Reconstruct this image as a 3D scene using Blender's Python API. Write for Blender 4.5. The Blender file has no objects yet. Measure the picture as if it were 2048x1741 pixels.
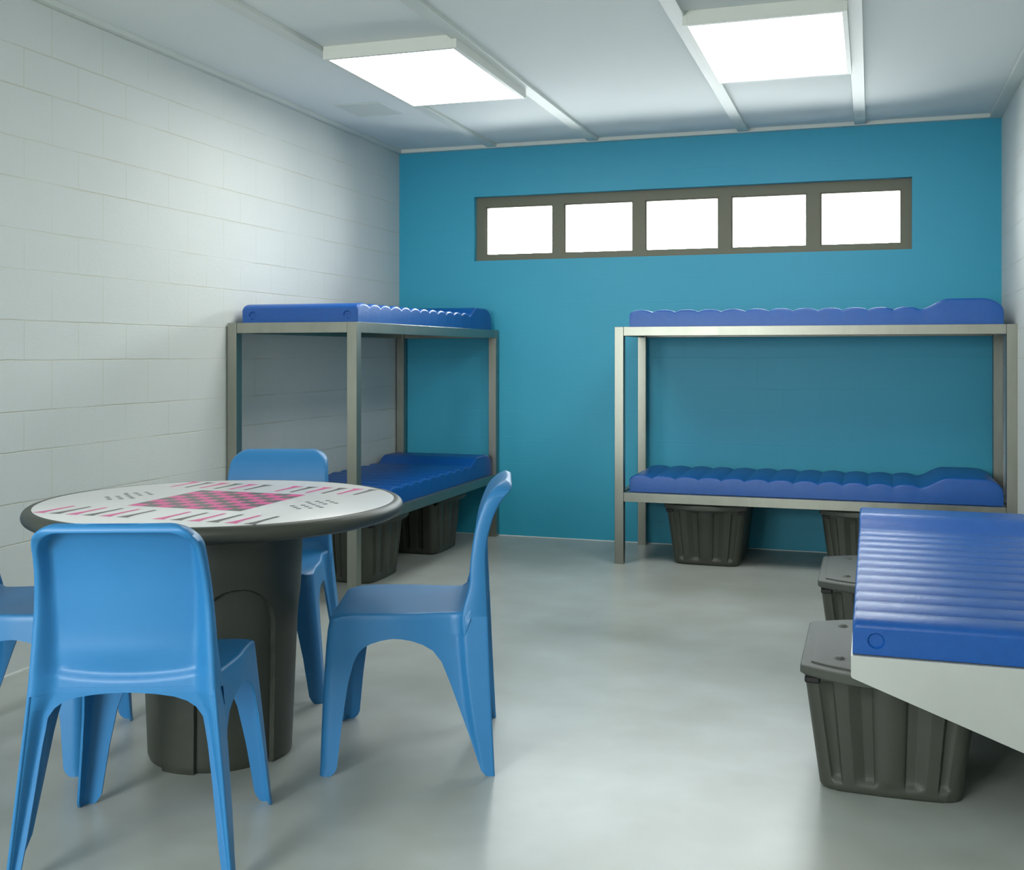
import bpy, bmesh, math, random
from mathutils import Vector, Matrix
from bisect import bisect_right

sc = bpy.context.scene
COL = sc.collection

# ------------------------------------------------------------------ camera
F_PX, HORIZON, EYE = 2204.0, 707.0, 1.17
YAW = math.atan((1743 - 1024) / F_PX)
cam_d = bpy.data.cameras.new('camera')
cam = bpy.data.objects.new('camera', cam_d)
COL.objects.link(cam)
cam.location = (0, 0, EYE)
cam.rotation_euler = (math.pi / 2, 0, YAW)
cam_d.sensor_fit = 'HORIZONTAL'
cam_d.sensor_width = 36
cam_d.lens = F_PX / 2048 * 36
cam_d.shift_y = -(870.5 - HORIZON) / 2048
cam_d.clip_start = 0.05
sc.camera = cam

# ------------------------------------------------------------------ world, view
w = bpy.data.worlds.new('overcast_sky')
sc.world = w
w.use_nodes = True
bg = w.node_tree.nodes['Background']
_N = w.node_tree.nodes; _L = w.node_tree.links
_tc = _N.new('ShaderNodeTexCoord'); _sp = _N.new('ShaderNodeSeparateXYZ'); _rp = _N.new('ShaderNodeValToRGB')
_L.new(_tc.outputs['Generated'], _sp.inputs[0]); _L.new(_sp.outputs[2], _rp.inputs[0])
_rp.color_ramp.elements[0].position = 0.0; _rp.color_ramp.elements[0].color = (0.75, 0.79, 0.78, 1)
_rp.color_ramp.elements[1].position = 0.06; _rp.color_ramp.elements[1].color = (0.93, 1.0, 1.0, 1)
_L.new(_rp.outputs[0], bg.inputs['Color'])
bg.inputs['Strength'].default_value = 28.0
sc.view_settings.view_transform = 'Standard'
sc.view_settings.look = 'None'
sc.view_settings.gamma = 1.0
sc.view_settings.use_curve_mapping = False
sc.view_settings.exposure = 0.06
LAMP_POWER = 12.0          # radiance of the ceiling lamp diffusers

# room
XL, XR, YB, YF = -2.975, 0.692, 6.712, -1.7
ZTRIM, ZC = 2.489, 2.512


# ------------------------------------------------------------------ helpers
def srgb(r, g, b):
    f = lambda c: (c / 255 / 12.92) if c / 255 <= 0.04045 else ((c / 255 + 0.055) / 1.055) ** 2.4
    return (f(r), f(g), f(b), 1)


def tag(o, label=None, cat=None, group=None, kind=None):
    if label: o['label'] = label
    if cat: o['category'] = cat
    if group: o['group'] = group
    if kind: o['kind'] = kind
    return o


def mesh(name, verts, faces, mat=None, sharp=35):
    me = bpy.data.meshes.new(name)
    me.from_pydata([tuple(v) for v in verts], [], faces)
    me.validate()
    bm = bmesh.new(); bm.from_mesh(me)
    bmesh.ops.remove_doubles(bm, verts=bm.verts, dist=1e-5)
    bmesh.ops.recalc_face_normals(bm, faces=bm.faces)
    bm.to_mesh(me); bm.free()
    if sharp is not None:
        me.shade_smooth()
        me.set_sharp_from_angle(angle=math.radians(sharp))
    for m in (mat if isinstance(mat, (list, tuple)) else [mat]):
        if m: me.materials.append(m)
    return me


def obj(name, me, parent=None, loc=None):
    o = bpy.data.objects.new(name, me)
    COL.objects.link(o)
    if parent: o.parent = parent
    if loc: o.location = loc
    return o


def empty(name, loc=(0, 0, 0), rz=0):
    o = bpy.data.objects.new(name, None)
    o.empty_display_size = 0.1
    COL.objects.link(o)
    o.location = loc
    o.rotation_euler = (0, 0, rz)
    return o


def copy_tree(o, parent=None):
    c = o.copy()
    COL.objects.link(c)
    c.parent = parent
    for ch in list(o.children):
        copy_tree(ch, c)
    return c


def box_bm(boxes, bevel=0.0, seg=1):
    bm = bmesh.new()
    for (x0, x1, y0, y1, z0, z1) in boxes:
        b = bmesh.new()
        bmesh.ops.create_cube(b, size=1)
        for v in b.verts:
            v.co = Vector(((x0 + x1) / 2 + v.co.x * (x1 - x0), (y0 + y1) / 2 + v.co.y * (y1 - y0),
                           (z0 + z1) / 2 + v.co.z * (z1 - z0)))
        if bevel:
            bmesh.ops.bevel(b, geom=b.edges[:], offset=bevel, segments=seg, profile=0.5, affect='EDGES')
        t = bpy.data.meshes.new('t'); b.to_mesh(t); b.free()
        bm.from_mesh(t); bpy.data.meshes.remove(t)
    return bm


def boxes(name, bs, mat, bevel=0.0, parent=None, seg=1, sharp=28):
    bm = box_bm(bs, bevel, seg)
    me = bpy.data.meshes.new(name)
    bm.to_mesh(me); bm.free()
    if bevel:
        me.shade_smooth(); me.set_sharp_from_angle(angle=math.radians(sharp))
    me.materials.append(mat)
    return obj(name, me, parent)


def lerp(tab, x):
    if x <= tab[0][0]: return tab[0][1]
    if x >= tab[-1][0]: return tab[-1][1]
    i = bisect_right([t[0] for t in tab], x)
    (a, fa), (b, fb) = tab[i - 1], tab[i]
    return fa + (fb - fa) * (x - a) / (b - a)


def smooth_tab(tab, x):
    """monotone-ish cubic (Catmull-Rom) through a table"""
    if x <= tab[0][0]: return tab[0][1]
    if x >= tab[-1][0]: return tab[-1][1]
    i = bisect_right([t[0] for t in tab], x)
    x1, p1 = tab[i - 1]; x2, p2 = tab[i]
    x0, p0 = tab[max(i - 2, 0)]; x3, p3 = tab[min(i + 1, len(tab) - 1)]
    m1 = (p2 - p0) / (x2 - x0); m2 = (p3 - p1) / (x3 - x1)
    h = x2 - x1; t = (x - x1) / h
    return ((2 * t ** 3 - 3 * t ** 2 + 1) * p1 + (t ** 3 - 2 * t ** 2 + t) * h * m1
            + (-2 * t ** 3 + 3 * t ** 2) * p2 + (t ** 3 - t ** 2) * h * m2)


def ss(a, b, x):
    t = min(1, max(0, (x - a) / (b - a)))
    return t * t * (3 - 2 * t)


def loft(loops, cap0=True, cap1=True):
    """closed loops of equal length -> verts, faces"""
    n = len(loops[0]); V = []; Fc = []
    for l in loops: V += l
    for i in range(len(loops) - 1):
        for j in range(n):
            k = (j + 1) % n
            Fc.append((i * n + j, i * n + k, (i + 1) * n + k, (i + 1) * n + j))
    if cap0: Fc.append(tuple(range(n)))
    if cap1: Fc.append(tuple((len(loops) - 1) * n + j for j in range(n)))
    return V, Fc


def merge(*vf):
    V = []; Fc = []
    for v, f in vf:
        o = len(V); V += v; Fc += [tuple(i + o for i in q) for q in f]
    return V, Fc


def lathe(profile, n=32, c=(0, 0)):
    loops = [[(c[0] + r * math.cos(2 * math.pi * i / n), c[1] + r * math.sin(2 * math.pi * i / n), z) for i in range(n)]
             for r, z in profile]
    return loft(loops)


# ------------------------------------------------------------------ materials
class NT:
    def __init__(s, name):
        s.m = bpy.data.materials.new(name); s.m.use_nodes = True
        s.t = s.m.node_tree; s.N = s.t.nodes; s.L = s.t.links
        s.b = s.N['Principled BSDF']; s.out = s.N['Material Output']

    def n(s, kind, **kw):
        x = s.N.new(kind)
        for k, v in kw.items(): setattr(x, k, v)
        return x

    def link(s, a, b): s.L.new(a, b)

    def math(s, op, a, b=None, c=None, clamp=False):
        x = s.n('ShaderNodeMath', operation=op, use_clamp=clamp)
        for i, v in enumerate((a, b, c)):
            if v is None: continue
            if isinstance(v, (int, float)): x.inputs[i].default_value = v
            else: s.link(v, x.inputs[i])
        return x.outputs[0]

    def noise(s, scale, detail=3, rough=0.5, coord=None, dist=0.0):
        x = s.n('ShaderNodeTexNoise')
        x.inputs['Scale'].default_value = scale; x.inputs['Detail'].default_value = detail
        x.inputs['Roughness'].default_value = rough; x.inputs['Distortion'].default_value = dist
        if coord is None: coord = s.coord()
        s.link(coord, x.inputs['Vector'])
        return x.outputs[0]

    def coord(s, scale=None):
        tc = s.n('ShaderNodeTexCoord').outputs['Object']
        if scale:
            mp = s.n('ShaderNodeMapping'); mp.inputs['Scale'].default_value = scale
            s.link(tc, mp.inputs[0]); return mp.outputs[0]
        return tc

    def ramp(s, fac, stops):
        x = s.n('ShaderNodeValToRGB')
        e = x.color_ramp.elements
        while len(e) < len(stops): e.new(0.5)
        for i, (p, c) in enumerate(stops): e[i].position = p; e[i].color = c
        s.link(fac, x.inputs[0]); return x.outputs[0]

    def mix(s, fac, a, b):
        x = s.n('ShaderNodeMix', data_type='RGBA')
        if isinstance(fac, (int, float)): x.inputs[0].default_value = fac
        else: s.link(fac, x.inputs[0])
        for i, v in ((6, a), (7, b)):
            if isinstance(v, tuple): x.inputs[i].default_value = v
            else: s.link(v, x.inputs[i])
        return x.outputs[2]

    def bump(s, h, strength, dist=0.001):
        x = s.n('ShaderNodeBump'); x.inputs['Strength'].default_value = strength
        x.inputs['Distance'].default_value = dist
        s.link(h, x.inputs['Height']); s.link(x.outputs[0], s.b.inputs['Normal'])

    def set(s, **kw):
        for k, v in kw.items():
            i = s.b.inputs[k.replace('_', ' ')]
            if isinstance(v, (int, float, tuple)): i.default_value = v
            else: s.link(v, i)
        return s


def sym(c, k):   # scale a linear colour
    return (c[0] * k, c[1] * k, c[2] * k, 1)


def block_wall(name, base, joint, along, jc=1.0, bumpk=0.5, grain=0.5, rough=0.7):
    """painted split-course block: rows .186 and .150 high in turn, blocks .293 long in running bond"""
    t = NT(name)
    co = t.coord()
    sp = t.n('ShaderNodeSeparateXYZ'); t.link(co, sp.inputs[0])
    z = sp.outputs[2]; u = sp.outputs[along]
    P = 0.3363
    wob = t.math('MULTIPLY', t.math('SUBTRACT', t.noise(6, 2, coord=co), 0.5), 0.006)
    zz = t.math('ADD', z, wob)
    ph = t.math('MULTIPLY', t.math('FRACT', t.math('DIVIDE', t.math('SUBTRACT', zz, 2.306 - 0.337 * 8), P)), P)
    # rows: 0..0.1875 (tall, below a joint at +.1875), rest short
    a = 0.1885
    d1 = t.math('MINIMUM', ph, t.math('SUBTRACT', P, ph))
    d2 = t.math('ABSOLUTE', t.math('SUBTRACT', ph, a))
    dz = t.math('MINIMUM', d1, d2)
    isup = t.math('LESS_THAN', ph, a)
    us = t.math('ADD', t.math('DIVIDE', t.math('SUBTRACT', u, 3.456 - 0.293 * 30), 0.293), t.math('MULTIPLY', t.math('SUBTRACT', 1.0, isup), 0.5))
    fu = t.math('FRACT', us)
    du = t.math('MULTIPLY', t.math('MINIMUM', fu, t.math('SUBTRACT', 1.0, fu)), 0.293)
    jz = t.math('SUBTRACT', 1.0, t.math('DIVIDE', dz, 0.0032), clamp=True)
    ju = t.math('MULTIPLY', t.math('SUBTRACT', 1.0, t.math('DIVIDE', du, 0.0026), clamp=True), 0.75)
    # joints fade in and out under the paint
    fade = t.ramp(t.noise(2.3, 2, coord=co), [(0.36, (0.25, 0.25, 0.25, 1)), (0.6, (1, 1, 1, 1))])
    j = t.math('MULTIPLY', t.math('MAXIMUM', jz, ju), fade)
    n1 = t.noise(170, 4, 0.6, coord=co)
    n2 = t.noise(1.4, 3, coord=co)
    col = t.mix(t.ramp(n2, [(0.3, (0, 0, 0, 1)), (0.7, (1, 1, 1, 1))]), sym(base, 0.97), base)
    col = t.mix(t.math('MULTIPLY', j, jc), col, joint)
    h = t.math('SUBTRACT', t.math('MULTIPLY', n1, grain), t.math('MULTIPLY', j, 1.0))
    t.set(Base_Color=col, Roughness=rough)
    t.bump(h, bumpk, 0.004)
    return t.m


def m_plain(name, c, rough=0.5, bump=0, scale=200, spec=0.5, metal=0.0, coat=0.0, var=0.0, coat_r=0.15):
    t = NT(name)
    if var:
        col = t.mix(t.noise(3.0, 4), sym(c, 1 - var), sym(c, 1 + var))
        t.set(Base_Color=col)
    else:
        t.set(Base_Color=c)
    t.set(Roughness=rough, Metallic=metal)
    t.b.inputs['Specular IOR Level'].default_value = spec
    t.b.inputs['Coat Weight'].default_value = coat
    t.b.inputs['Coat Roughness'].default_value = coat_r
    if bump: t.bump(t.noise(scale, 3), bump, 0.002)
    return t.m


M = {}
M['wall_white'] = block_wall('painted_block_white', srgb(205, 211, 208), srgb(190, 186, 160), 1, jc=0.7, bumpk=0.5, grain=0.8)
M['wall_blue'] = block_wall('painted_block_blue', srgb(42, 155, 185), srgb(37, 142, 172), 0, jc=0.05, bumpk=0.16, grain=0.45, rough=0.5)
M['wall_plain'] = m_plain('painted_wall', srgb(205, 208, 200), 0.7)
M['ceiling'] = m_plain('ceiling_paint', srgb(216, 222, 220), 0.75, 0.12, 260)
M['trim'] = m_plain('trim_paint', srgb(204, 210, 204), 0.5)
M['lamp_frame'] = m_plain('lamp_frame_paint', srgb(214, 217, 210), 0.5)
M['caulk'] = m_plain('white_caulk', srgb(225, 228, 225), 0.5)
M['frame'] = m_plain('window_frame_olive', srgb(102, 102, 84), 0.5)
M['table_white'] = m_plain('laminate_white', srgb(222, 222, 222), 0.3)
M['table_dark'] = m_plain('rotomoulded_charcoal', srgb(58, 61, 54), 0.42, 0.25, 500, spec=0.4)
M['pink'] = m_plain('print_pink', srgb(226, 84, 152), 0.35)
M['grey'] = m_plain('print_grey', srgb(104, 100, 98), 0.35)
M['dots'] = m_plain('print_dark', srgb(70, 62, 64), 0.35)
M['box'] = m_plain('moulded_olive_charcoal', srgb(62, 65, 57), 0.46, 0.35, 420, spec=0.4)
M['lid'] = m_plain('lid_grained_charcoal', srgb(70, 74, 68), 0.5, 0.8, 500, spec=0.4)
M['latch'] = m_plain('latch_black', srgb(14, 14, 13), 0.6)

t = NT('polished_concrete')
mp_ = t.n('ShaderNodeMapping'); mp_.inputs['Location'].default_value = (0, 0, 3.37)
t.link(t.coord(), mp_.inputs[0]); co = mp_.outputs[0]
c1 = t.noise(1.3, 4, 0.55, coord=co)
c2 = t.noise(5, 4, 0.5, coord=co)
col = t.mix(t.ramp(c1, [(0.32, (0, 0, 0, 1)), (0.68, (1, 1, 1, 1))]), srgb(150, 155, 149), srgb(179, 186, 183))
col = t.mix(t.math('MULTIPLY', t.ramp(c2, [(0.3, (0, 0, 0, 1)), (0.8, (1, 1, 1, 1))]), 0.35), col, srgb(140, 136, 122))
t.set(Base_Color=col)
t.set(Roughness=0.31)
t.b.inputs['Specular IOR Level'].default_value = 0.5
t.bump(t.noise(5, 3, coord=co), 0.05, 0.01)
M['floor'] = t.m

t = NT('chair_blue_plastic')
col = t.mix(t.noise(5, 3), srgb(36, 110, 164), srgb(43, 119, 173))
t.set(Base_Color=col, Roughness=0.42)
t.b.inputs['Specular IOR Level'].default_value = 0.5
t.bump(t.noise(420, 2), 0.12, 0.001)
M['chair'] = t.m

t = NT('mattress_blue_vinyl')
col = t.mix(t.noise(30, 4, 0.7), srgb(6, 70, 144), srgb(12, 86, 164))
t.set(Base_Color=col, Roughness=t.math('ADD', 0.26, t.math('MULTIPLY', t.noise(60, 4, 0.7), 0.2)))
t.bump(t.noise(70, 5, 0.7), 0.45, 0.002)
M['mattress'] = t.m

t = NT('brushed_stainless')
n = t.noise(14, 4, 0.6, coord=t.coord((1, 1, 0.25)))
t.set(Base_Color=t.mix(n, srgb(136, 137, 127), srgb(160, 161, 151)), Metallic=0.92,
      Roughness=t.math('ADD', 0.3, t.math('MULTIPLY', n, 0.14)))
M['steel'] = t.m
t = NT('satin_steel_sheet')
n = t.noise(3.0, 4, 0.6)
t.set(Base_Color=t.mix(n, srgb(176, 180, 176), srgb(200, 203, 198)), Metallic=0.45,
      Roughness=t.math('ADD', 0.42, t.math('MULTIPLY', n, 0.1)))
M['sheet'] = t.m
M['deck'] = m_plain('dark_steel_deck', srgb(40, 42, 40), 0.5, metal=0.6)

t = NT('lamp_diffuser')
e = t.n('ShaderNodeEmission'); e.inputs[0].default_value = (1.0, 0.985, 0.94, 1); e.inputs[1].default_value = LAMP_POWER
t.link(e.outputs[0], t.out.inputs[0])
M['diffuser'] = t.m

t = NT('window_glass')
tr = t.n('ShaderNodeBsdfTransparent'); gl = t.n('ShaderNodeBsdfGlossy'); gl.inputs['Roughness'].default_value = 0.05
fr = t.n('ShaderNodeFresnel'); mx = t.n('ShaderNodeMixShader')
t.link(fr.outputs[0], mx.inputs[0]); t.link(tr.outputs[0], mx.inputs[1]); t.link(gl.outputs[0], mx.inputs[2])
t.link(mx.outputs[0], t.out.inputs[0])
M['glass'] = t.m

# ------------------------------------------------------------------ room shell
def struct(o): o['kind'] = 'structure'; return o

T = 0.15
struct(boxes('floor', [(XL - T, XR + T, YF - T, YB + T, -0.1, 0)], M['floor']))
struct(boxes('ceiling', [(XL - T, XR + T, YF - T, YB + T, ZC, ZC + 0.1)], M['ceiling']))
struct(boxes('wall_left', [(XL - T, XL, YF - T, YB + T, 0, ZC)], M['wall_white']))
struct(boxes('wall_right', [(XR, XR + T, YF - T, YB + T, 0, ZC)], M['wall_white']))
OX0, OX1, OZ0, OZ1 = -2.85, -1.25, 0.8, 2.15  # opening added behind the camera to let in fill daylight
struct(boxes('wall_front', [(XL, OX0, YF - T, YF, 0, ZC), (OX1, XR, YF - T, YF, 0, ZC),
                            (OX0, OX1, YF - T, YF, 0, OZ0), (OX0, OX1, YF - T, YF, OZ1, ZC)], M['wall_plain']))
WX0, WX1, WZ0, WZ1 = -2.449, 0.221, 1.768, 2.183
struct(boxes('wall_back', [(XL, WX0, YB, YB + T, 0, ZC), (WX1, XR, YB, YB + T, 0, ZC),
                           (WX0, WX1, YB, YB + T, 0, WZ0), (WX0, WX1, YB, YB + T, WZ1, ZC)], M['wall_blue']))
# white sealant bead along the foot of the walls
struct(boxes('baseboard_back', [(XL, XR, YB - 0.004, YB + 0.001, 0, 0.004)], M['caulk']))
struct(boxes('baseboard_left', [(XL - 0.001, XL + 0.004, YF, YB, 0, 0.005)], M['caulk']))

# ceiling trims: perimeter and four battens
struct(boxes('trim_1', [(XL, XL + 0.03, YF, YB, ZTRIM, ZC)], M['trim'], 0.001))
struct(boxes('trim_2', [(XR - 0.062, XR, YF, YB, ZTRIM, ZC)], M['trim'], 0.001))
struct(boxes('trim_3', [(XL + 0.03, XR - 0.062, YB - 0.035, YB, ZTRIM, ZC)], M['trim'], 0.001))
for i, (a, b) in enumerate([(-2.345, -2.284), (-1.681, -1.615), (-0.759, -0.698), (-0.094, -0.033)]):
    struct(boxes('trim_%d' % (i + 4), [(a, b, YF, YB - 0.0345, ZTRIM + 0.004, ZC)], M['trim'], 0.001))

# window: frame with five glazed openings
FY0, FY1 = YB + 0.05, YB + 0.10
pane_x = [(-2.386, -1.934), (-1.858, -1.414), (-1.336, -0.884), (-0.808, -0.364), (-0.288, 0.166)]
pz0, pz1 = 1.806, 2.122
bs = [(WX0, WX1, FY0, FY1, WZ0, pz0), (WX0, WX1, FY0, FY1, pz1, WZ1)]
xs = [WX0] + [v for p in pane_x for v in p] + [WX1]
for i in range(0, len(xs), 2):
    bs.append((xs[i], xs[i + 1], FY0, FY1, pz0, pz1))
wf = struct(boxes('window_1', bs, M['frame']))
gb = []
for a, b in pane_x:                       # slim glazing beads around every pane
    gb += [(a, a + .008, FY0 + .012, FY1, pz0, pz1), (b - .008, b, FY0 + .012, FY1, pz0, pz1),
           (a + .008, b - .008, FY0 + .012, FY1, pz0, pz0 + .008), (a + .008, b - .008, FY0 + .012, FY1, pz1 - .008, pz1)]
    boxes('window_pane', [(a + .004, b - .004, FY0 + 0.035, FY0 + 0.039, pz0 + .004, pz1 - .004)], M['glass'], parent=wf)
boxes('glazing_bead', gb, M['frame'], parent=wf)
ow = struct(boxes('added_window', [(OX0, OX1, YF - .1, YF - .05, OZ0, OZ0 + .05), (OX0, OX1, YF - .1, YF - .05, OZ1 - .05, OZ1),  # added window, out of view, as a fill light from behind
                           (OX0, OX0 + .05, YF - .1, YF - .05, OZ0 + .05, OZ1 - .05), (OX1 - .05, OX1, YF - .1, YF - .05, OZ0 + .05, OZ1 - .05)],
                  M['frame']))
boxes('window_pane', [(OX0 + .05, OX1 - .05, YF - .08, YF - .074, OZ0 + .05, OZ1 - .05)], M['glass'], parent=ow)  # glass of the added fill window
p2 = bpy.data.lights.new('added_window_portal', 'AREA'); p2.shape = 'RECTANGLE'; p2.size = OX1 - OX0; p2.size_y = OZ1 - OZ0
p2.cycles.is_portal = True
po2 = obj('added_window_portal', p2, loc=((OX0 + OX1) / 2, YF - T - 0.02, (OZ0 + OZ1) / 2))
po2.rotation_euler = (math.pi / 2, 0, 0)
pl = bpy.data.lights.new('window_portal', 'AREA'); pl.shape = 'RECTANGLE'; pl.size = WX1 - WX0; pl.size_y = WZ1 - WZ0
pl.cycles.is_portal = True
po = obj('window_portal', pl, loc=((WX0 + WX1) / 2, YB + T + 0.02, (WZ0 + WZ1) / 2))
po.rotation_euler = (-math.pi / 2, 0, 0)

# ------------------------------------------------------------------ ceiling lamps
def ceiling_lamp(x0, x1, y0, y1, label):
    cx, cy = (x0 + x1) / 2, (y0 + y1) / 2
    L = empty('ceiling_lamp', (cx, cy, ZC))
    tag(L, label, 'ceiling light', 'square ceiling lamps')
    hx, hy, b, zb = (x1 - x0) / 2, (y1 - y0) / 2, 0.02, -0.057
    boxes('lamp_frame', [(-hx, -hx + b, -hy, hy, zb, 0), (hx - b, hx, -hy, hy, zb, 0),
                         (-hx + b, hx - b, -hy, -hy + b, zb, 0), (-hx + b, hx - b, hy - b, hy, zb, 0)],
          M['lamp_frame'], 0.0008, L)
    boxes('diffuser', [(-hx + b, hx - b, -hy + b, hy - b, zb + 0.002, zb + 0.008)], M['diffuser'], parent=L)
    return L


LX, RX = (-2.281, -1.657), (-0.706, -0.086)
ceiling_lamp(*LX, 4.325, 5.305, 'rectangular ceiling lamp in white box frame, left one beside the ceiling panel')
ceiling_lamp(*RX, 4.315, 5.305, 'rectangular ceiling lamp in white box frame, right one above the open floor')
# copies of the lamps added unseen behind the viewpoint to brighten the near floor
ceiling_lamp(*LX, -0.89, 0.09, 'added unseen ceiling lamp over the near end of the room, left of the two')
ceiling_lamp(*RX, -0.89, 0.09, 'added unseen ceiling lamp over the near end of the room, right of the two')

vp = empty('ceiling_access_panel', (-2.627, 5.517, ZC))
tag(vp, 'small flat white square panel set in the ceiling beside the left lamp', 'ceiling panel')
boxes('panel_frame', [(-.135, -.123, -.15, .15, -.004, 0), (.123, .135, -.15, .15, -.004, 0),
                      (-.123, .123, -.15, -.138, -.004, 0), (-.123, .123, .138, .15, -.004, 0)], M['trim'], 0.001, vp)
boxes('panel_plate', [(-.123, .123, -.138, .138, -.0025, 0)], M['trim'], parent=vp)

# ------------------------------------------------------------------ mattress
def mattress_proto():
    Lm = 1.917
    N = 12; pitch = 1.52 / N
    prof = []
    for i in range(N):
        n = 10
        for k in range(n):
            s = i * pitch + pitch * k / n
            ph = (k / n) * 2 - 1
            prof.append((s, 0.079 + 0.0145 * (1 - ph * ph) ** 0.75))
    base = [(0.0, 0.070), (0.003, 0.076), (0.010, 0.083)]
    prof = base + [p for p in prof if p[0] > 0.02]
    for k in range(0, 15):
        s = 1.52 + 0.14 * k / 14
        prof.append((s, 0.080 + 0.053 * ss(0, 1, k / 14)))
    for k in range(1, 6): prof.append((1.66 + 0.15 * k / 5, 0.133))
    for k in range(1, 12):
        a = k / 11 * math.pi / 2
        prof.append((1.81 + (Lm - 1.81) * math.sin(a), 0.068 + 0.065 * math.cos(a)))
    W = 0.60; r = 0.012
    cs = []
    for k in range(0, 7):
        a = math.pi / 2 * k / 6
        cs.append((r - r * math.cos(a), -r + r * math.sin(a)))     # inset from side, drop from the top
    loops = []
    for s, z in prof:
        e = min(1, max(0.15, s / 0.01))
        l = [(s, 0, 0.0)] + [(s, i, z + d) for i, d in cs] + [(s, W - i, z + d) for i, d in reversed(cs)] + [(s, W, 0.0)]
        loops.append([(p[0], p[1], p[2]) for p in l])
    V, Fc = loft(loops)
    me = mesh('mattress_body', V, Fc, M['mattress'], 28)
    # moulded round hollows in the foot end, one near each corner
    body = obj('tmp', me)
    cut = []
    for yy in (0.055, W - 0.055):
        n = 28
        cut.append(loft([[(x, yy + rr * math.cos(2 * math.pi * i / n), 0.036 + rr * math.sin(2 * math.pi * i / n)) for i in range(n)]
                         for x, rr in ((-0.02, 0.0215), (0.001, 0.0205), (0.007, 0.0165))]))
    cm = mesh('cut', *merge(*cut), None, None)
    co_ = obj('cut', cm)
    md = body.modifiers.new('b', 'BOOLEAN'); md.operation = 'DIFFERENCE'; md.object = co_; md.solver = 'EXACT'
    bpy.context.view_layer.update()
    dg = bpy.context.evaluated_depsgraph_get()
    res = bpy.data.meshes.new_from_object(body.evaluated_get(dg))
    res.name = 'mattress_body'
    bpy.data.objects.remove(body); bpy.data.objects.remove(co_)
    res.shade_smooth(); res.set_sharp_from_angle(angle=math.radians(28))
    if not res.materials: res.materials.append(M['mattress'])
    return res


MAT_ME = mattress_proto()
Z_LOW, Z_TOP = 0.398, 1.3175


def mattress(label, group, loc, rz, mirror=False, wscale=1.0):
    o = obj('mattress', MAT_ME, loc=loc)
    o.rotation_euler = (0, 0, rz)
    o.scale = (1, wscale, 1)
    tag(o, label, 'mattress', group)
    return o


GM = 'blue ribbed vinyl mattresses with raised pillow ends'
# right bunk: foot at left, pillow end at right wall
mattress('blue ribbed mattress on the top deck of the right bunk under the window', GM, (-1.284, 6.05, Z_TOP), 0)
mattress('blue ribbed mattress on the lower deck of the right bunk, pillow end at right', GM, (-1.284, 6.05, Z_LOW), 0)
# left bunk: foot towards the camera, pillow end at the blue wall
mattress('blue ribbed mattress on the top deck of the left bunk in the corner', GM, (-2.304, 4.72, Z_TOP), math.pi / 2, wscale=1.04)
mattress('blue ribbed mattress on the lower deck of the left bunk, behind the steel post', GM, (-2.304, 4.72, Z_LOW), math.pi / 2, wscale=1.04)
# wall bed: foot towards the camera
mattress('large blue ribbed mattress on the low wall bed at right foreground', GM, (0.578, 2.955, 0.4005), math.pi / 2, wscale=1.04)

# ------------------------------------------------------------------ bunks
def bunk(label):
    """local x = length 2.05, y = depth 0.69"""
    LX_, DY, H, p = 2.05, 0.69, 1.317, 0.05
    B = empty('bunk_bed')
    tag(B, label, 'bunk bed', 'stainless steel bunk beds')
    for x in (0, LX_ - p):
        for y in (0, DY - p):
            boxes('post', [(x, x + p, y, y + p, 0, H)], M['steel'], 0.0015, B)
    for z in (0.347, H - 0.05):
        zt = 0.397 if z < 1 else H
        g = 0.0006
        boxes('side_rail', [(p + g, LX_ - p - g, 0.002, 0.038, z, zt)], M['steel'], 0.0012, B)
        boxes('side_rail', [(p + g, LX_ - p - g, DY - 0.038, DY - 0.002, z, zt)], M['steel'], 0.0012, B)
        boxes('end_rail', [(0.002, 0.038, p + g, DY - p - g, z, zt)], M['steel'], 0.0012, B)
        boxes('end_rail', [(LX_ - 0.038, LX_ - 0.002, p + g, DY - p - g, z, zt)], M['steel'], 0.0012, B)
        boxes('deck', [(0.038, LX_ - 0.038, 0.038, DY - 0.038, zt - 0.014, zt - 0.0075)],
              M['steel'], parent=B)
    return B


b1 = bunk('brushed steel two-tier bunk bed under the window against the blue wall')
b1.location = (-1.358, 6.0, 0)
b2 = copy_tree(b1)
b2['label'] = 'brushed steel two-tier bunk bed in the left corner against the white block wall'
b2.location = (-2.275, 4.645, 0)
b2.rotation_euler = (0, 0, math.pi / 2)

# wall-hung bed at right
WB = empty('low_bed', (XR, 3.94, 0))
tag(WB, 'low steel bed fixed to the right wall on tapering sheet-metal brackets', 'bed')
x0 = -0.05 - XR
for y in (-1.0, 1.0 - 0.004):
    pts = [(x0, .399), (x0, .346), (x0 + .004, .341), (0, .070), (0, .399)]
    me = mesh('end_bracket', *loft([[(a, y, b) for a, b in pts], [(a, y + .004, b) for a, b in pts]]), M['sheet'], 35)
    obj('end_bracket', me, WB)
boxes('side_rail', [(x0, x0 + .004, -.996, .996, .346, .399)], M['sheet'], parent=WB)
boxes('deck', [(x0 + .004, 0, -.996, .996, .394, .398)], M['sheet'], parent=WB)

# ------------------------------------------------------------------ storage boxes
def flute(u, kind):
    a = abs(u)
    g = -0.014
    if kind == 'c': return 0.0
    if kind == 's':
        if a < 0.21: return g + 0.017 * math.sqrt(max(0, 1 - (a / 0.21) ** 2)) ** 0.9
        if a < 0.34: return g
        if a < 0.49: return g * (1 - (a - 0.34) / 0.15)
        if a < 0.65: return 0.0
        if a < 0.67: return g * (a - 0.65) / 0.02
        if a < 0.72: return g
        if a < 0.93: return g * (1 - ss(0.72, 0.93, a))
        return 0.0
    if a > 0.88: return 0.0
    b = (u + 1) * 2.75
    f = b - math.floor(b)
    return g * (ss(0.12, 0.16, f) - ss(0.45, 0.62, f))


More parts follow.
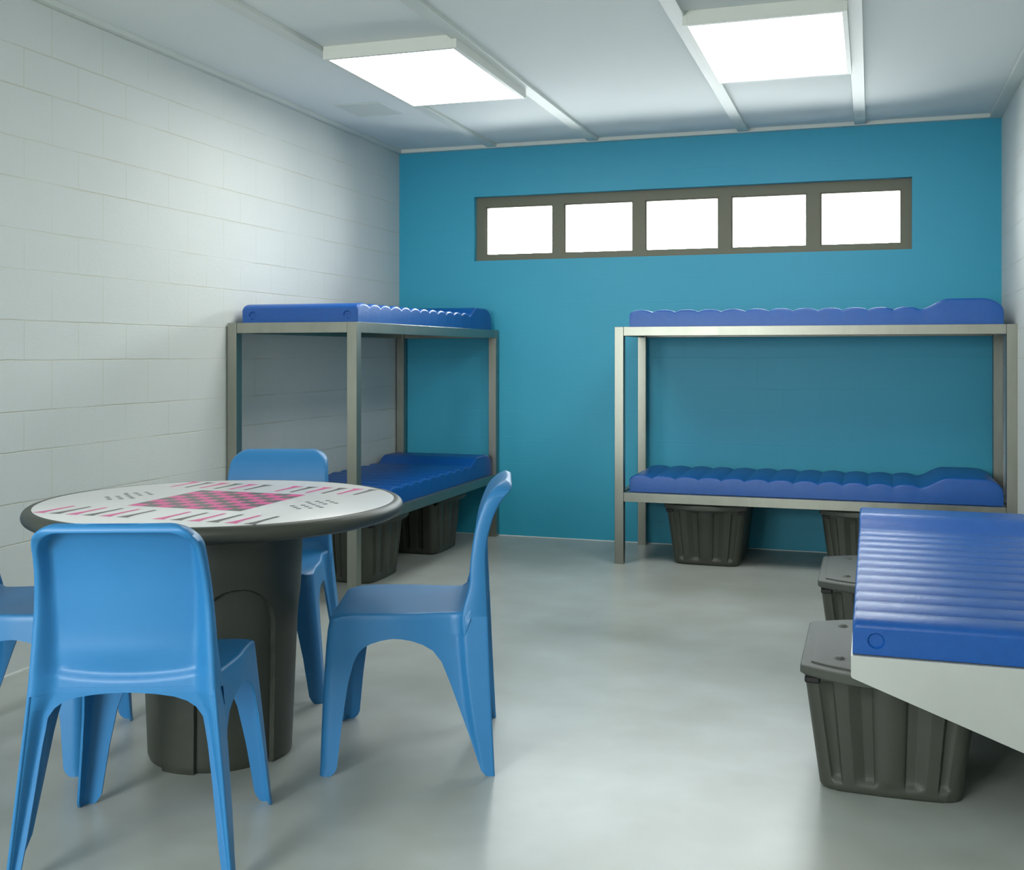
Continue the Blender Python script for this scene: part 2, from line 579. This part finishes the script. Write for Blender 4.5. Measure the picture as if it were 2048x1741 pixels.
def crate_ring(hx, hy, r, z, f):
    out = []
    m = 170; k = 12
    us = [-1 + 2 * i / m for i in range(m + 1)]
    def side(kind, L, fn, bow):
        q = L - r
        for u in us:
            e = u * q / L
            out.append(fn(u * q, (flute(e, kind) * f) + bow * (1 - e * e)))
    def corner(cx, cy, a0):
        for i in range(1, k):
            a = math.radians(a0 + 90 * i / k)
            out.append((cx + r * math.cos(a), cy + r * math.sin(a), z))
    side('s', hx, lambda t_, d: (t_, -hy - d, z), 0.010)
    corner(hx - r, -hy + r, -90)
    side('s2', hy, lambda t_, d: (hx + d, t_, z), 0.0)
    corner(hx - r, hy - r, 0)
    side('s', hx, lambda t_, d: (-t_, hy + d, z), 0.010)
    corner(-hx + r, hy - r, 90)
    side('s2', hy, lambda t_, d: (-hx - d, -t_, z), 0.0)
    corner(-hx + r, -hy + r, 180)
    return out


def crate_proto():
    C_ = empty('storage_box')
    loops = []
    H = 0.318
    for z in [0, .004, .010, .018, .024, .029, .034, .040, .048, .07, .1, .15, .2, .25, .285, .292, .298, .304, H]:
        k = z / H
        hx = 0.178 + 0.042 * k
        hy = 0.223 + 0.020 * k
        if z < .010: hx -= .007 * (1 - z / .010) ** 2; hy -= .007 * (1 - z / .010) ** 2
        loops.append(crate_ring(hx, hy, 0.04, z, ss(0.022, 0.046, z) * (1 - ss(0.286, 0.300, z))))
    obj('box_body', mesh('box_body', *loft(loops), M['box'], 40), C_)

    # lid: straight sides, bowed front and back, cropped corners
    def lid_outline(off, z, hx=0.228, hy=0.250, bowf=0.080, crop=0.012):
        P = []
        m = 24
        X = hx - off
        for sgn in (-1, 1):
            for i in range(m + 1):
                q = (-1 + 2 * i / m) * (1 if sgn < 0 else -1)
                x = (X - crop * 0.35) * q
                y = sgn * (hy - off + bowf * (1 - q * q))
                P.append((x, y, z))
            P.append((X * (1 if sgn < 0 else -1), sgn * (hy - off - crop), z))
            if sgn < 0: P.append((X, (hy - off - crop), z)); P.pop()
        # order: front left->right, right-front shoulder, back right->left, left-back shoulder ; add the other two shoulders
        fr = P[:m + 1]; bk = P[m + 2:2 * m + 3]
        out = [(-X, -(hy - off - crop), z)] + fr + [(X, -(hy - off - crop), z), (X, hy - off - crop, z)] + bk + [(-X, hy - off - crop, z)]
        return out
    lp = [lid_outline(0.012, 0.308), lid_outline(0.006, 0.311), lid_outline(0.006, 0.315), lid_outline(0.0, 0.3165), lid_outline(0.0, 0.334),
          lid_outline(0.002, 0.337), lid_outline(0.005, 0.3385)]
    lid = obj('lid', mesh('lid', *loft(lp), M['lid'], 30), C_)

    def crown(off, z):          # raised middle panel, arcs front and back
        out = []; m = 24; X = 0.200 - off; Y = 0.228 - off
        for sgn in (-1, 1):
            for i in range(m + 1):
                q = (-1 + 2 * i / m) * (1 if sgn < 0 else -1)
                out.append((X * q, sgn * (Y - 0.006 + 0.072 * (1 - q * q)), z))
        return out
    obj('raised_panel', mesh('raised_panel', *loft([crown(0, .338), crown(0, .3425), crown(0.0035, .3445)]), M['lid'], 30), lid)
    for sx in (-1, 1):
        for sy in (-1, 1):
            cx, cy = sx * 0.128, sy * 0.185
            V, Fc = lathe([(0.0165, .344), (0.0165, .3446), (0.0085, .3510), (0.0075, .3514)], 8, (cx, cy))
            obj('stud', mesh('stud', V, Fc, M['lid'], 20), lid)
    for sx in (-1, 1):
        for sy in (-1, 1):
            x, y = sx * 0.196, sy * 0.240
            boxes('latch', [(x - .020, x + .020, y - .012, y + .012, .290, .309)], M['latch'], 0.004, C_)
    return C_


crate = crate_proto()
GC = 'charcoal fluted storage boxes with lids'
tag(crate, 'nearest charcoal fluted storage box under the foot of the low wall bed', 'storage box', GC)
HYB = 0.223 + 0.012       # centre to front face at the floor
crate.location = (0.046, 3.055 + HYB, 0)
for lab, loc, rz in [
    ('charcoal fluted storage box under the low wall bed, behind the nearest box', (0.040, 4.205 + HYB, 0), 0),
    ('charcoal fluted storage box below the left half of the right bunk', (-0.868, 6.095 + HYB, 0), 0),
    ('charcoal fluted storage box below the right half of the right bunk', (-0.035, 6.095 + HYB, 0), 0),
    ('charcoal fluted storage box below the left bunk, right behind its near steel post', (-2.400 - HYB, 5.253, 0), math.pi / 2),
    ('charcoal fluted storage box below the left bunk, near the blue wall', (-2.392 - HYB, 6.105, 0), math.pi / 2)]:
    c = copy_tree(crate)
    c['label'] = lab
    c.location = loc
    c.rotation_euler = (0, 0, rz)

# ------------------------------------------------------------------ game table
TC = (-1.836, 2.836)
TB = empty('game_table', (TC[0], TC[1], 0))
tag(TB, 'round white game table with charcoal rim on a thick charcoal pedestal', 'table')
ZT = 0.735
# rim: bullnose ring plus underside
prof = [(0.5125, ZT - .0115), (0.5128, ZT - .0005)]
for k in range(0, 15):
    a = math.pi / 2 - math.pi * k / 14
    prof.append((0.520 + 0.021 * math.cos(a), ZT - 0.0215 + 0.0212 * math.sin(a)))
prof += [(0.505, ZT - .048), (0.26, ZT - .052), (0.24, ZT - .052), (0.2, ZT - .0125)]
loops = [[(r * math.cos(2 * math.pi * i / 160), r * math.sin(2 * math.pi * i / 160), z) for i in range(160)] for r, z in prof]
V, Fc = loft(loops, False, False)
n = 160; m_ = len(loops) - 1
Fc += [(m_ * n + j, m_ * n + (j + 1) % n, (j + 1) % n, j) for j in range(n)]
obj('table_rim', mesh('table_rim', V, Fc, M['table_dark'], 35), TB)


def pedestal():
    nA = 960; zs = []
    z = 0.0
    while z < ZT - .05: zs.append(z); z += (0.0035 if 0.38 < z < 0.54 else 0.012)
    zs.append(ZT - .05)
    loops = []
    hwid = math.radians(31); rec = 0.014; zsp = 0.395
    for z in zs:
        R = 0.217 + 0.027 * (z / 0.68)
        l = []
        for i in range(nA):
            th = 2 * math.pi * i / nA
            d = (th - math.radians(45)) % (math.pi / 2)
            if d > math.pi / 4: d -= math.pi / 2
            ax = abs(d) * R
            half = hwid * 0.217
            if z < zsp: dist = half - ax
            else: dist = half - math.hypot(ax, z - zsp)
            f = ss(-0.0005, 0.0035, dist)
            r = R - rec * f
            if z < 0.006: r -= 0.004 * (1 - z / .006)
            l.append((r * math.cos(th), r * math.sin(th), z))
        loops.append(l)
    return loft(loops)


obj('pedestal', mesh('pedestal', *pedestal(), M['table_dark'], 30), TB)
# printed games on the top
zp = ZT + 0.0004
V = []; Fc = []; MI = []


def poly(P, mi, z=zp):
    o = len(V)
    V.extend([(x, y, z) for x, y in P]); Fc.append(tuple(range(o, o + len(P)))); MI.append(mi)


def flat_print():
    """the white laminate disc with the printed games inlaid in the same mesh"""
    me = mesh('tabletop', *lathe([(0.513, ZT - .012), (0.513, ZT - .001), (0.511, ZT)], 160), M['table_white'], 40)
    bm = bmesh.new(); bm.from_mesh(me)
    for f, mi in zip(Fc, MI):
        nf = bm.faces.new([bm.verts.new(V[i]) for i in f])
        nf.material_index = mi + 1
        nf.normal_update()
        if nf.normal.z < 0: nf.normal_flip()
    bm.to_mesh(me); bm.free()
    for m in ('pink', 'grey', 'dots'): me.materials.append(M[m])
    return obj('tabletop', me, TB)


q = 0.37 / 8
for i in range(8):
    for j in range(8):
        x, y = -0.185 + i * q, -0.185 + j * q
        poly([(x, y), (x + q, y), (x + q, y + q), (x, y + q)], (i + j) % 2)
sh = [(0.0, 0.0050), (0.004, 0.0062), (0.05, 0.0068), (0.085, 0.0078), (0.105, 0.0095), (0.122, 0.0125), (0.134, 0.0155), (0.141, 0.0178), (0.144, 0.0195)]
for sgn, y0, xsA in ((-1, -0.237, -0.323), (1, 0.230, -0.332)):
    for g in range(2):
        for k in range(6):
            xc = xsA + k * 0.0545 + g * 0.384
            lean = (-0.002 if sgn < 0 else 0.003)
            Lp = [(xc - h + lean * s / .144, y0 + sgn * s) for s, h in sh]
            Rp = [(xc + h + lean * s / .144, y0 + sgn * s) for s, h in sh]
            poly(Lp + Rp[::-1], k % 2)
dots = [(.268, -.046), (.290, -.068), (.312, -.090), (.290, -.025), (.314, -.047), (.337, -.069), (.270, .040), (.290, .018),
        (.313, -.004), (.337, -.026), (.360, -.047), (.289, .062), (.313, .041), (.337, .020), (.312, .085), (.336, .064), (.360, .043)]
for dx in (0, -0.631):
    for x, y in dots:
        poly([(x + dx + 0.0078 * math.cos(a * math.pi / 8), y + 0.0078 * math.sin(a * math.pi / 8)) for a in range(16)], 2)
flat_print()

# ------------------------------------------------------------------ moulded chair
YR = [(0, -.466), (.2, -.456), (.45, -.445), (.54, -.441), (.62, -.441), (.69, -.456), (.74, -.477), (.765, -.495), (.778, -.508), (.790, -.514), (.800, -.511), (.807, -.500)]
YFB = [(.40, -.403), (.45, -.400), (.54, -.393), (.62, -.400), (.69, -.413), (.76, -.440), (.79, -.462), (.807, -.482)]
HWB = [(0, .247), (.20, .2275), (.42, .2055), (.52, .1985), (.62, .192), (.70, .1855), (.76, .181), (.808, .1775)]


def hw(z): return smooth_tab(HWB, z)
YFT = [(0, .021), (.2, .016), (.33, .010), (.38, .006), (.42, .0), (.44, -.005)]
def yf(z): return smooth_tab(YFT, z)
def yr(z): return smooth_tab(YR, z)
def yfb(z): return smooth_tab(YFB, z)


D2T = [(0, .030), (.004, .037), (.012, .045), (.024, .050), (.15, .060), (.25, .071), (.304, .082), (.33, .093), (.346, .107), (.357, .127), (.365, .152), (.369, .172), (.371, .190)]
DT = [(0, .020), (.005, .028), (.015, .037), (.10, .065), (.207, .100), (.26, .118), (.304, .135), (.335, .158), (.353, .187), (.364, .217), (.369, .243), (.371, .268)]
W2T = [(0, .030), (.004, .036), (.02, .047), (.15, .056), (.25, .068), (.30, .082), (.33, .100), (.348, .125), (.358, .155), (.364, .19), (.366, .2160)]
WT = [(0, .024), (.1, .030), (.3, .036), (.365, .041), (.385, .052), (.40, .072), (.410, .10), (.416, .14), (.419, .18), (.420, .2055)]
ET = [(0, .012), (.1, .020), (.2, .028), (.34, .033), (.39, .030), (.42, .0268)]
FRT = [(0, .003), (.1, .008), (.25, .016), (.37, .024), (.40, .036), (.42, .046)]
CT = [(0, .044), (.03, .046), (.16, .064), (.29, .075), (.45, .080)]


def frange(a, b, n): return [a + (b - a) * i / (n - 1) for i in range(n)]


def lat(dy, z):
    """inward step of the side wall in front of the rear upright, dy = distance in front of the rear tip"""
    c = lerp(CT, z)
    return -0.018 * ss(0, .07, z) * ss(c - 0.012, c + 0.010, dy) * (1 - ss(c + 0.02, .28, dy))


def front_leg(sx):
    zs = [0, .004, .012, .024, .06, .10, .15, .20, .25, .28, .304, .32, .33, .34, .346, .352, .357, .361, .365, .367, .369, .371, .386]
    loops = []
    tk = 0.006; r = 0.028
    for z in zs:
        h, y0 = hw(z), yf(z)
        D, W = lerp(D2T, z), lerp(W2T, z)
        W = min(W, h)
        if z > .371: D = .190
        r_ = r * (1 if z > .02 else 0.75 + 0.25 * z / .02)
        P = [(h, y0 - D)]
        P += [(h, y0 - r_ - (D - r_) * (1 - k / 4)) for k in range(1, 4)]
        for k in range(9):
            a = math.pi / 2 * k / 8
            P.append((h - r_ + r_ * math.cos(a), y0 - r_ + r_ * math.sin(a)))
        P += [(h - r_ - (W - r_) * k / 4, y0) for k in range(1, 5)]
        P += [(h - W, y0 - tk)]
        P += [(h - r_ - (W - r_) * k / 4, y0 - tk) for k in (3, 2, 1)]
        for k in range(9):
            a = math.pi / 2 * (1 - k / 8)
            ri = r_ - tk
            P.append((h - r_ + ri * math.cos(a), y0 - r_ + ri * math.sin(a)))
        P += [(h - tk, y0 - r_ - (D - r_) * k / 4) for k in range(1, 5)]
        loops.append([(sx * x, y, z) for x, y in P])
    return mesh('leg', *loft(loops), M['chair'], 38)


def rear_leg(sx):
    zs = [0, .005, .015, .04, .10, .15, .207, .25, .28, .304, .32, .335, .345, .353, .359, .364, .367, .369, .371, .3865, .3866, .393, .40, .405, .410, .413, .416, .4175, .419, .42, .432]
    loops = []
    tk = 0.006
    for z in zs:
        h, yt = hw(z), yr(z)
        D, W, E_ = lerp(DT, z), lerp(WT, z), lerp(ET, z)
        if z > .38655: D = 0.085
        elif z > .371: D = (yf(z) - .190) - yt
        else: D = min(D, (yf(z) - .190) - yt) if z > .3705 else D
        E_ = min(E_, D * 0.55)
        W = min(W, h)
        ft = 0.009 - 0.003 * (1 - ss(0, .05, z))       # fin thickness
        P = []
        n = 34
        for k in range(n):                   # outer face, front to tip
            dy = D + (0.005 - D) * k / (n - 1)
            P.append((h + lat(dy, z), yt + dy))
        o = 0
        for k in range(1, 6):
            a = math.pi * k / 6
            P.append((h + o - ft / 2 + ft / 2 * math.cos(a), yt + 0.005 - 0.005 * math.sin(a)))
        P.append((h + o - ft, yt + 0.005))
        fr = min(lerp(FRT, z), W - ft - .002)
        fr = max(fr, .001)
        E2 = max(E_, 0.006)
        for k in range(0, 9):
            P.append((h - ft - fr * k / 9, yt + .005 + (E2 - .005) * ss(0, 1, k / 9)))
        xw0 = h - ft - fr
        W = max(W, ft + fr + .001)
        for k in range(0, 5): P.append((xw0 + (h - W - xw0) * k / 4, yt + E2))
        for k in range(0, 5): P.append((h - W + (h - tk * 1.6 - (h - W)) * k / 4, yt + min(E2 + tk, D)))
        DD = max(D, E2 + tk + .0005)
        for k in range(1, 16):
            dy = E2 + tk + (DD - E2 - tk) * k / 15
            P.append((h + lat(dy, z) - tk * 1.3, yt + dy))
        loops.append([(sx * x, y, z) for x, y in P])
    k = zs.index(.3866)
    return mesh('leg', *merge(loft(loops[:k]), loft(loops[k:])), M['chair'], 38)


def seat_mesh():
    # plan outline at height z, rounded front corners, rear ends inside the back upright
    def outline(inset, z, fi=0.0):
        h, y0 = hw(z) - inset, yf(z) - inset - fi
        yb = -0.398
        r = max(0.028 - inset * 0.1, 0.01) + inset * 1.0
        r = min(r + fi * 2.2, 0.11)
        out = []
        for k in range(24):
            y = yb + (y0 - r - yb) * k / 24
            out.append((h + lat(y - yr(min(z, .44)), z), y))
        for k in range(10):
            a = math.pi / 2 * k / 9
            out.append((h - r + r * math.cos(a), y0 - r + r * math.sin(a)))
        for k in range(1, 24): out.append((h - r + (-2 * (h - r)) * k / 24, y0))
        for k in range(10):
            a = math.pi / 2 * (1 + k / 9)
            out.append((-(h - r) + r * math.cos(a), y0 - r + r * math.sin(a)))
        for k in range(1, 25):
            y = y0 - r + (yb - y0 + r) * k / 24
            out.append((-h - lat(y - yr(min(z, .44)), z), y))
        h2 = h + lat(yb - yr(.44), z)
        for k in range(1, 24): out.append((-h2 + 2 * h2 * k / 24, yb))
        return out

    def top(x, y):
        u = (y + 0.19) / 0.21
        v = x / 0.215
        z = 0.440 - 0.006 * max(0, (1 - v * v)) * max(0, 1 - u * u * 0.8)
        fx = max(0.0, y - (-0.06)) / 0.07
        z -= 0.010 * fx * fx * 0.9
        g = max(0.0, (-0.362 - y) / 0.038)
        z += 0.034 * g ** 2.2
        # a step down towards the upright at the rear side corners is hidden by the uprights
        return z
    loops = []
    for z in (.380, .386, .393, .401, .410, .418, .426): loops.append([(x, y, max(z, .426) if y < -0.3975 else z) for x, y in outline(-0.0004, z)])
    # edge roll
    
    for k in range(1, 9):
        a = math.pi / 2 * k / 8
        ring = []
        ins = outline(0.010 * (1 - math.cos(a)), .428, 0.030 * (1 - math.cos(a)))
        for (x, y) in ins:
            zt = top(x, y)
            ring.append((x, y, .426 + (zt - .426) * math.sin(a)))
        loops.append(ring)
    last = outline(0.010, .428, 0.030)
    cy = -0.19
    for k in (.9, .8, .68, .55, .42, .28, .14, .03):
        ring = []
        for x, y in last:
            X, Y = x * k, cy + (y - cy) * k
            ring.append((X, Y, top(X, Y)))
        loops.append(ring)
    V, Fc = loft(loops, False, True)
    return mesh('seat', V, Fc, M['chair'], 40)


def back_mesh():
    ZT_ = 0.807; ZB = 0.4205; R = 0.062
    zs = frange(ZB, .47, 12) + frange(.48, .72, 22) + frange(.725, .767, 14) + frange(.770, .8065, 24)
    A = sorted(set([round(s * v, 5) for s in (-1, 1) for v in
                    [0, .1, .2, .3, .4, .5, .6, .66, .71, .75, .78, .81, .84, .865, .89, .91, .925, .94, .953, .965, .975, .985, .993, 1.0]]))
    Fg = []; Bg = []
    for z in zs:
        h = hw(z)
        zc = ZT_ - R
        if z > zc: h = h - R + math.sqrt(max(0, R * R - (z - zc) ** 2)) * 1.0
        fl = []; bl = []
        for a in A:
            x = a * h
            ds = h - abs(x)                         # distance from the side
            dt = ZT_ - z
            if z > zc and abs(x) > hw(z) - R:
                dist = R - math.hypot(abs(x) - (hw(z) - R), z - zc)
            else:
                dist = min(ds, dt) if z > zc else ds
            dist = max(0, dist)
            v = x / hw(z)
            yfr = yfb(z) - 0.014 * (1 - v * v) * ss(.45, .52, z)
            yfr += 0.030 * (1 - ss(.425, .535, z)) * ss(.72, 1.0, abs(v))
            er = 0.010                                # front edge rounding
            if dist < er: yfr -= (er - math.sqrt(max(0, er * er - (er - dist) ** 2)))
            tip = yr(z)
            inner = yfb(z) - 0.014 * (1 - v * v) * ss(.45, .52, z) - 0.007
            crease = .452 + 0.012 * (abs(v) ** 2.2) * 2
            inner -= 0.010 * (1 - ss(crease - .010, crease + .008, z)) if z > 0 else 0
            inner = max(inner, yfb(z) - 0.036)
            low = ss(ZT_ - .04, ZB, z)
            if dist == ds or abs(x) > hw(z) - R:
                tt = ss(ZT_ - .075, ZT_ - .03, z)
                wt_ = (0.020 + 0.026 * ss(.80, .42, z)) * (1 - tt) + .007 * tt
                fw = 0.009 + 0.010 * tt
            else:
                wt_ = .007; fw = .019
            f = ss(fw, fw + wt_, dist)
            yb = tip + (inner - tip) * f
            if dist < .004: yb += (0.004 - dist) * 1.0
            yb = min(yb, yfr - 0.001)
            fl.append((x, yfr, z)); bl.append((x, yb, z))
        Fg.append(fl); Bg.append(bl)
    nA = len(A); V = []; Fc = []
    for l in Fg: V += l
    o = len(V)
    for l in Bg: V += l
    nz = len(zs)
    for i in range(nz - 1):
        for j in range(nA - 1):
            a = i * nA + j
            Fc.append((a, a + 1, a + nA + 1, a + nA))
            Fc.append((o + a, o + a + nA, o + a + nA + 1, o + a + 1))
        for j in (0, nA - 1):
            a = i * nA + j
            Fc.append((a, a + nA, o + a + nA, o + a))
    for i in (0, nz - 1):
        for j in range(nA - 1):
            a = i * nA + j
            Fc.append((a, a + 1, o + a + 1, o + a))
    return mesh('backrest', V, Fc, M['chair'], 60)


def chair_proto():
    C_ = empty('moulded_chair')
    obj('seat', seat_mesh(), C_)
    obj('backrest', back_mesh(), C_)
    for sx in (-1, 1):
        obj('leg', front_leg(sx), C_)
        obj('leg', rear_leg(sx), C_)
    return C_


ch = chair_proto()
GCH = 'moulded blue chairs around the game table'
A0 = math.radians(18.5)
spots = [('blue moulded plastic chair in the foreground, its back to the viewer', (-1.711, 2.444), A0 + math.radians(1.5)),
         ('blue moulded plastic chair on the right side of the table, seen in profile', (-1.510, 2.967), A0 + math.pi / 2),
         ('blue moulded plastic chair behind the far side of the round table', (-1.976, 3.240), A0 + math.pi),
         ('blue moulded plastic chair left of the table, cut off by the picture edge', (-2.179, 2.747), A0 - math.pi / 2 + math.radians(2))]
for i, (lab, (x, y), rz) in enumerate(spots):
    c = ch if i == 0 else copy_tree(ch)
    tag(c, lab, 'chair', GCH)
    c.location = (x, y, 0)
    c.rotation_euler = (0, 0, rz)
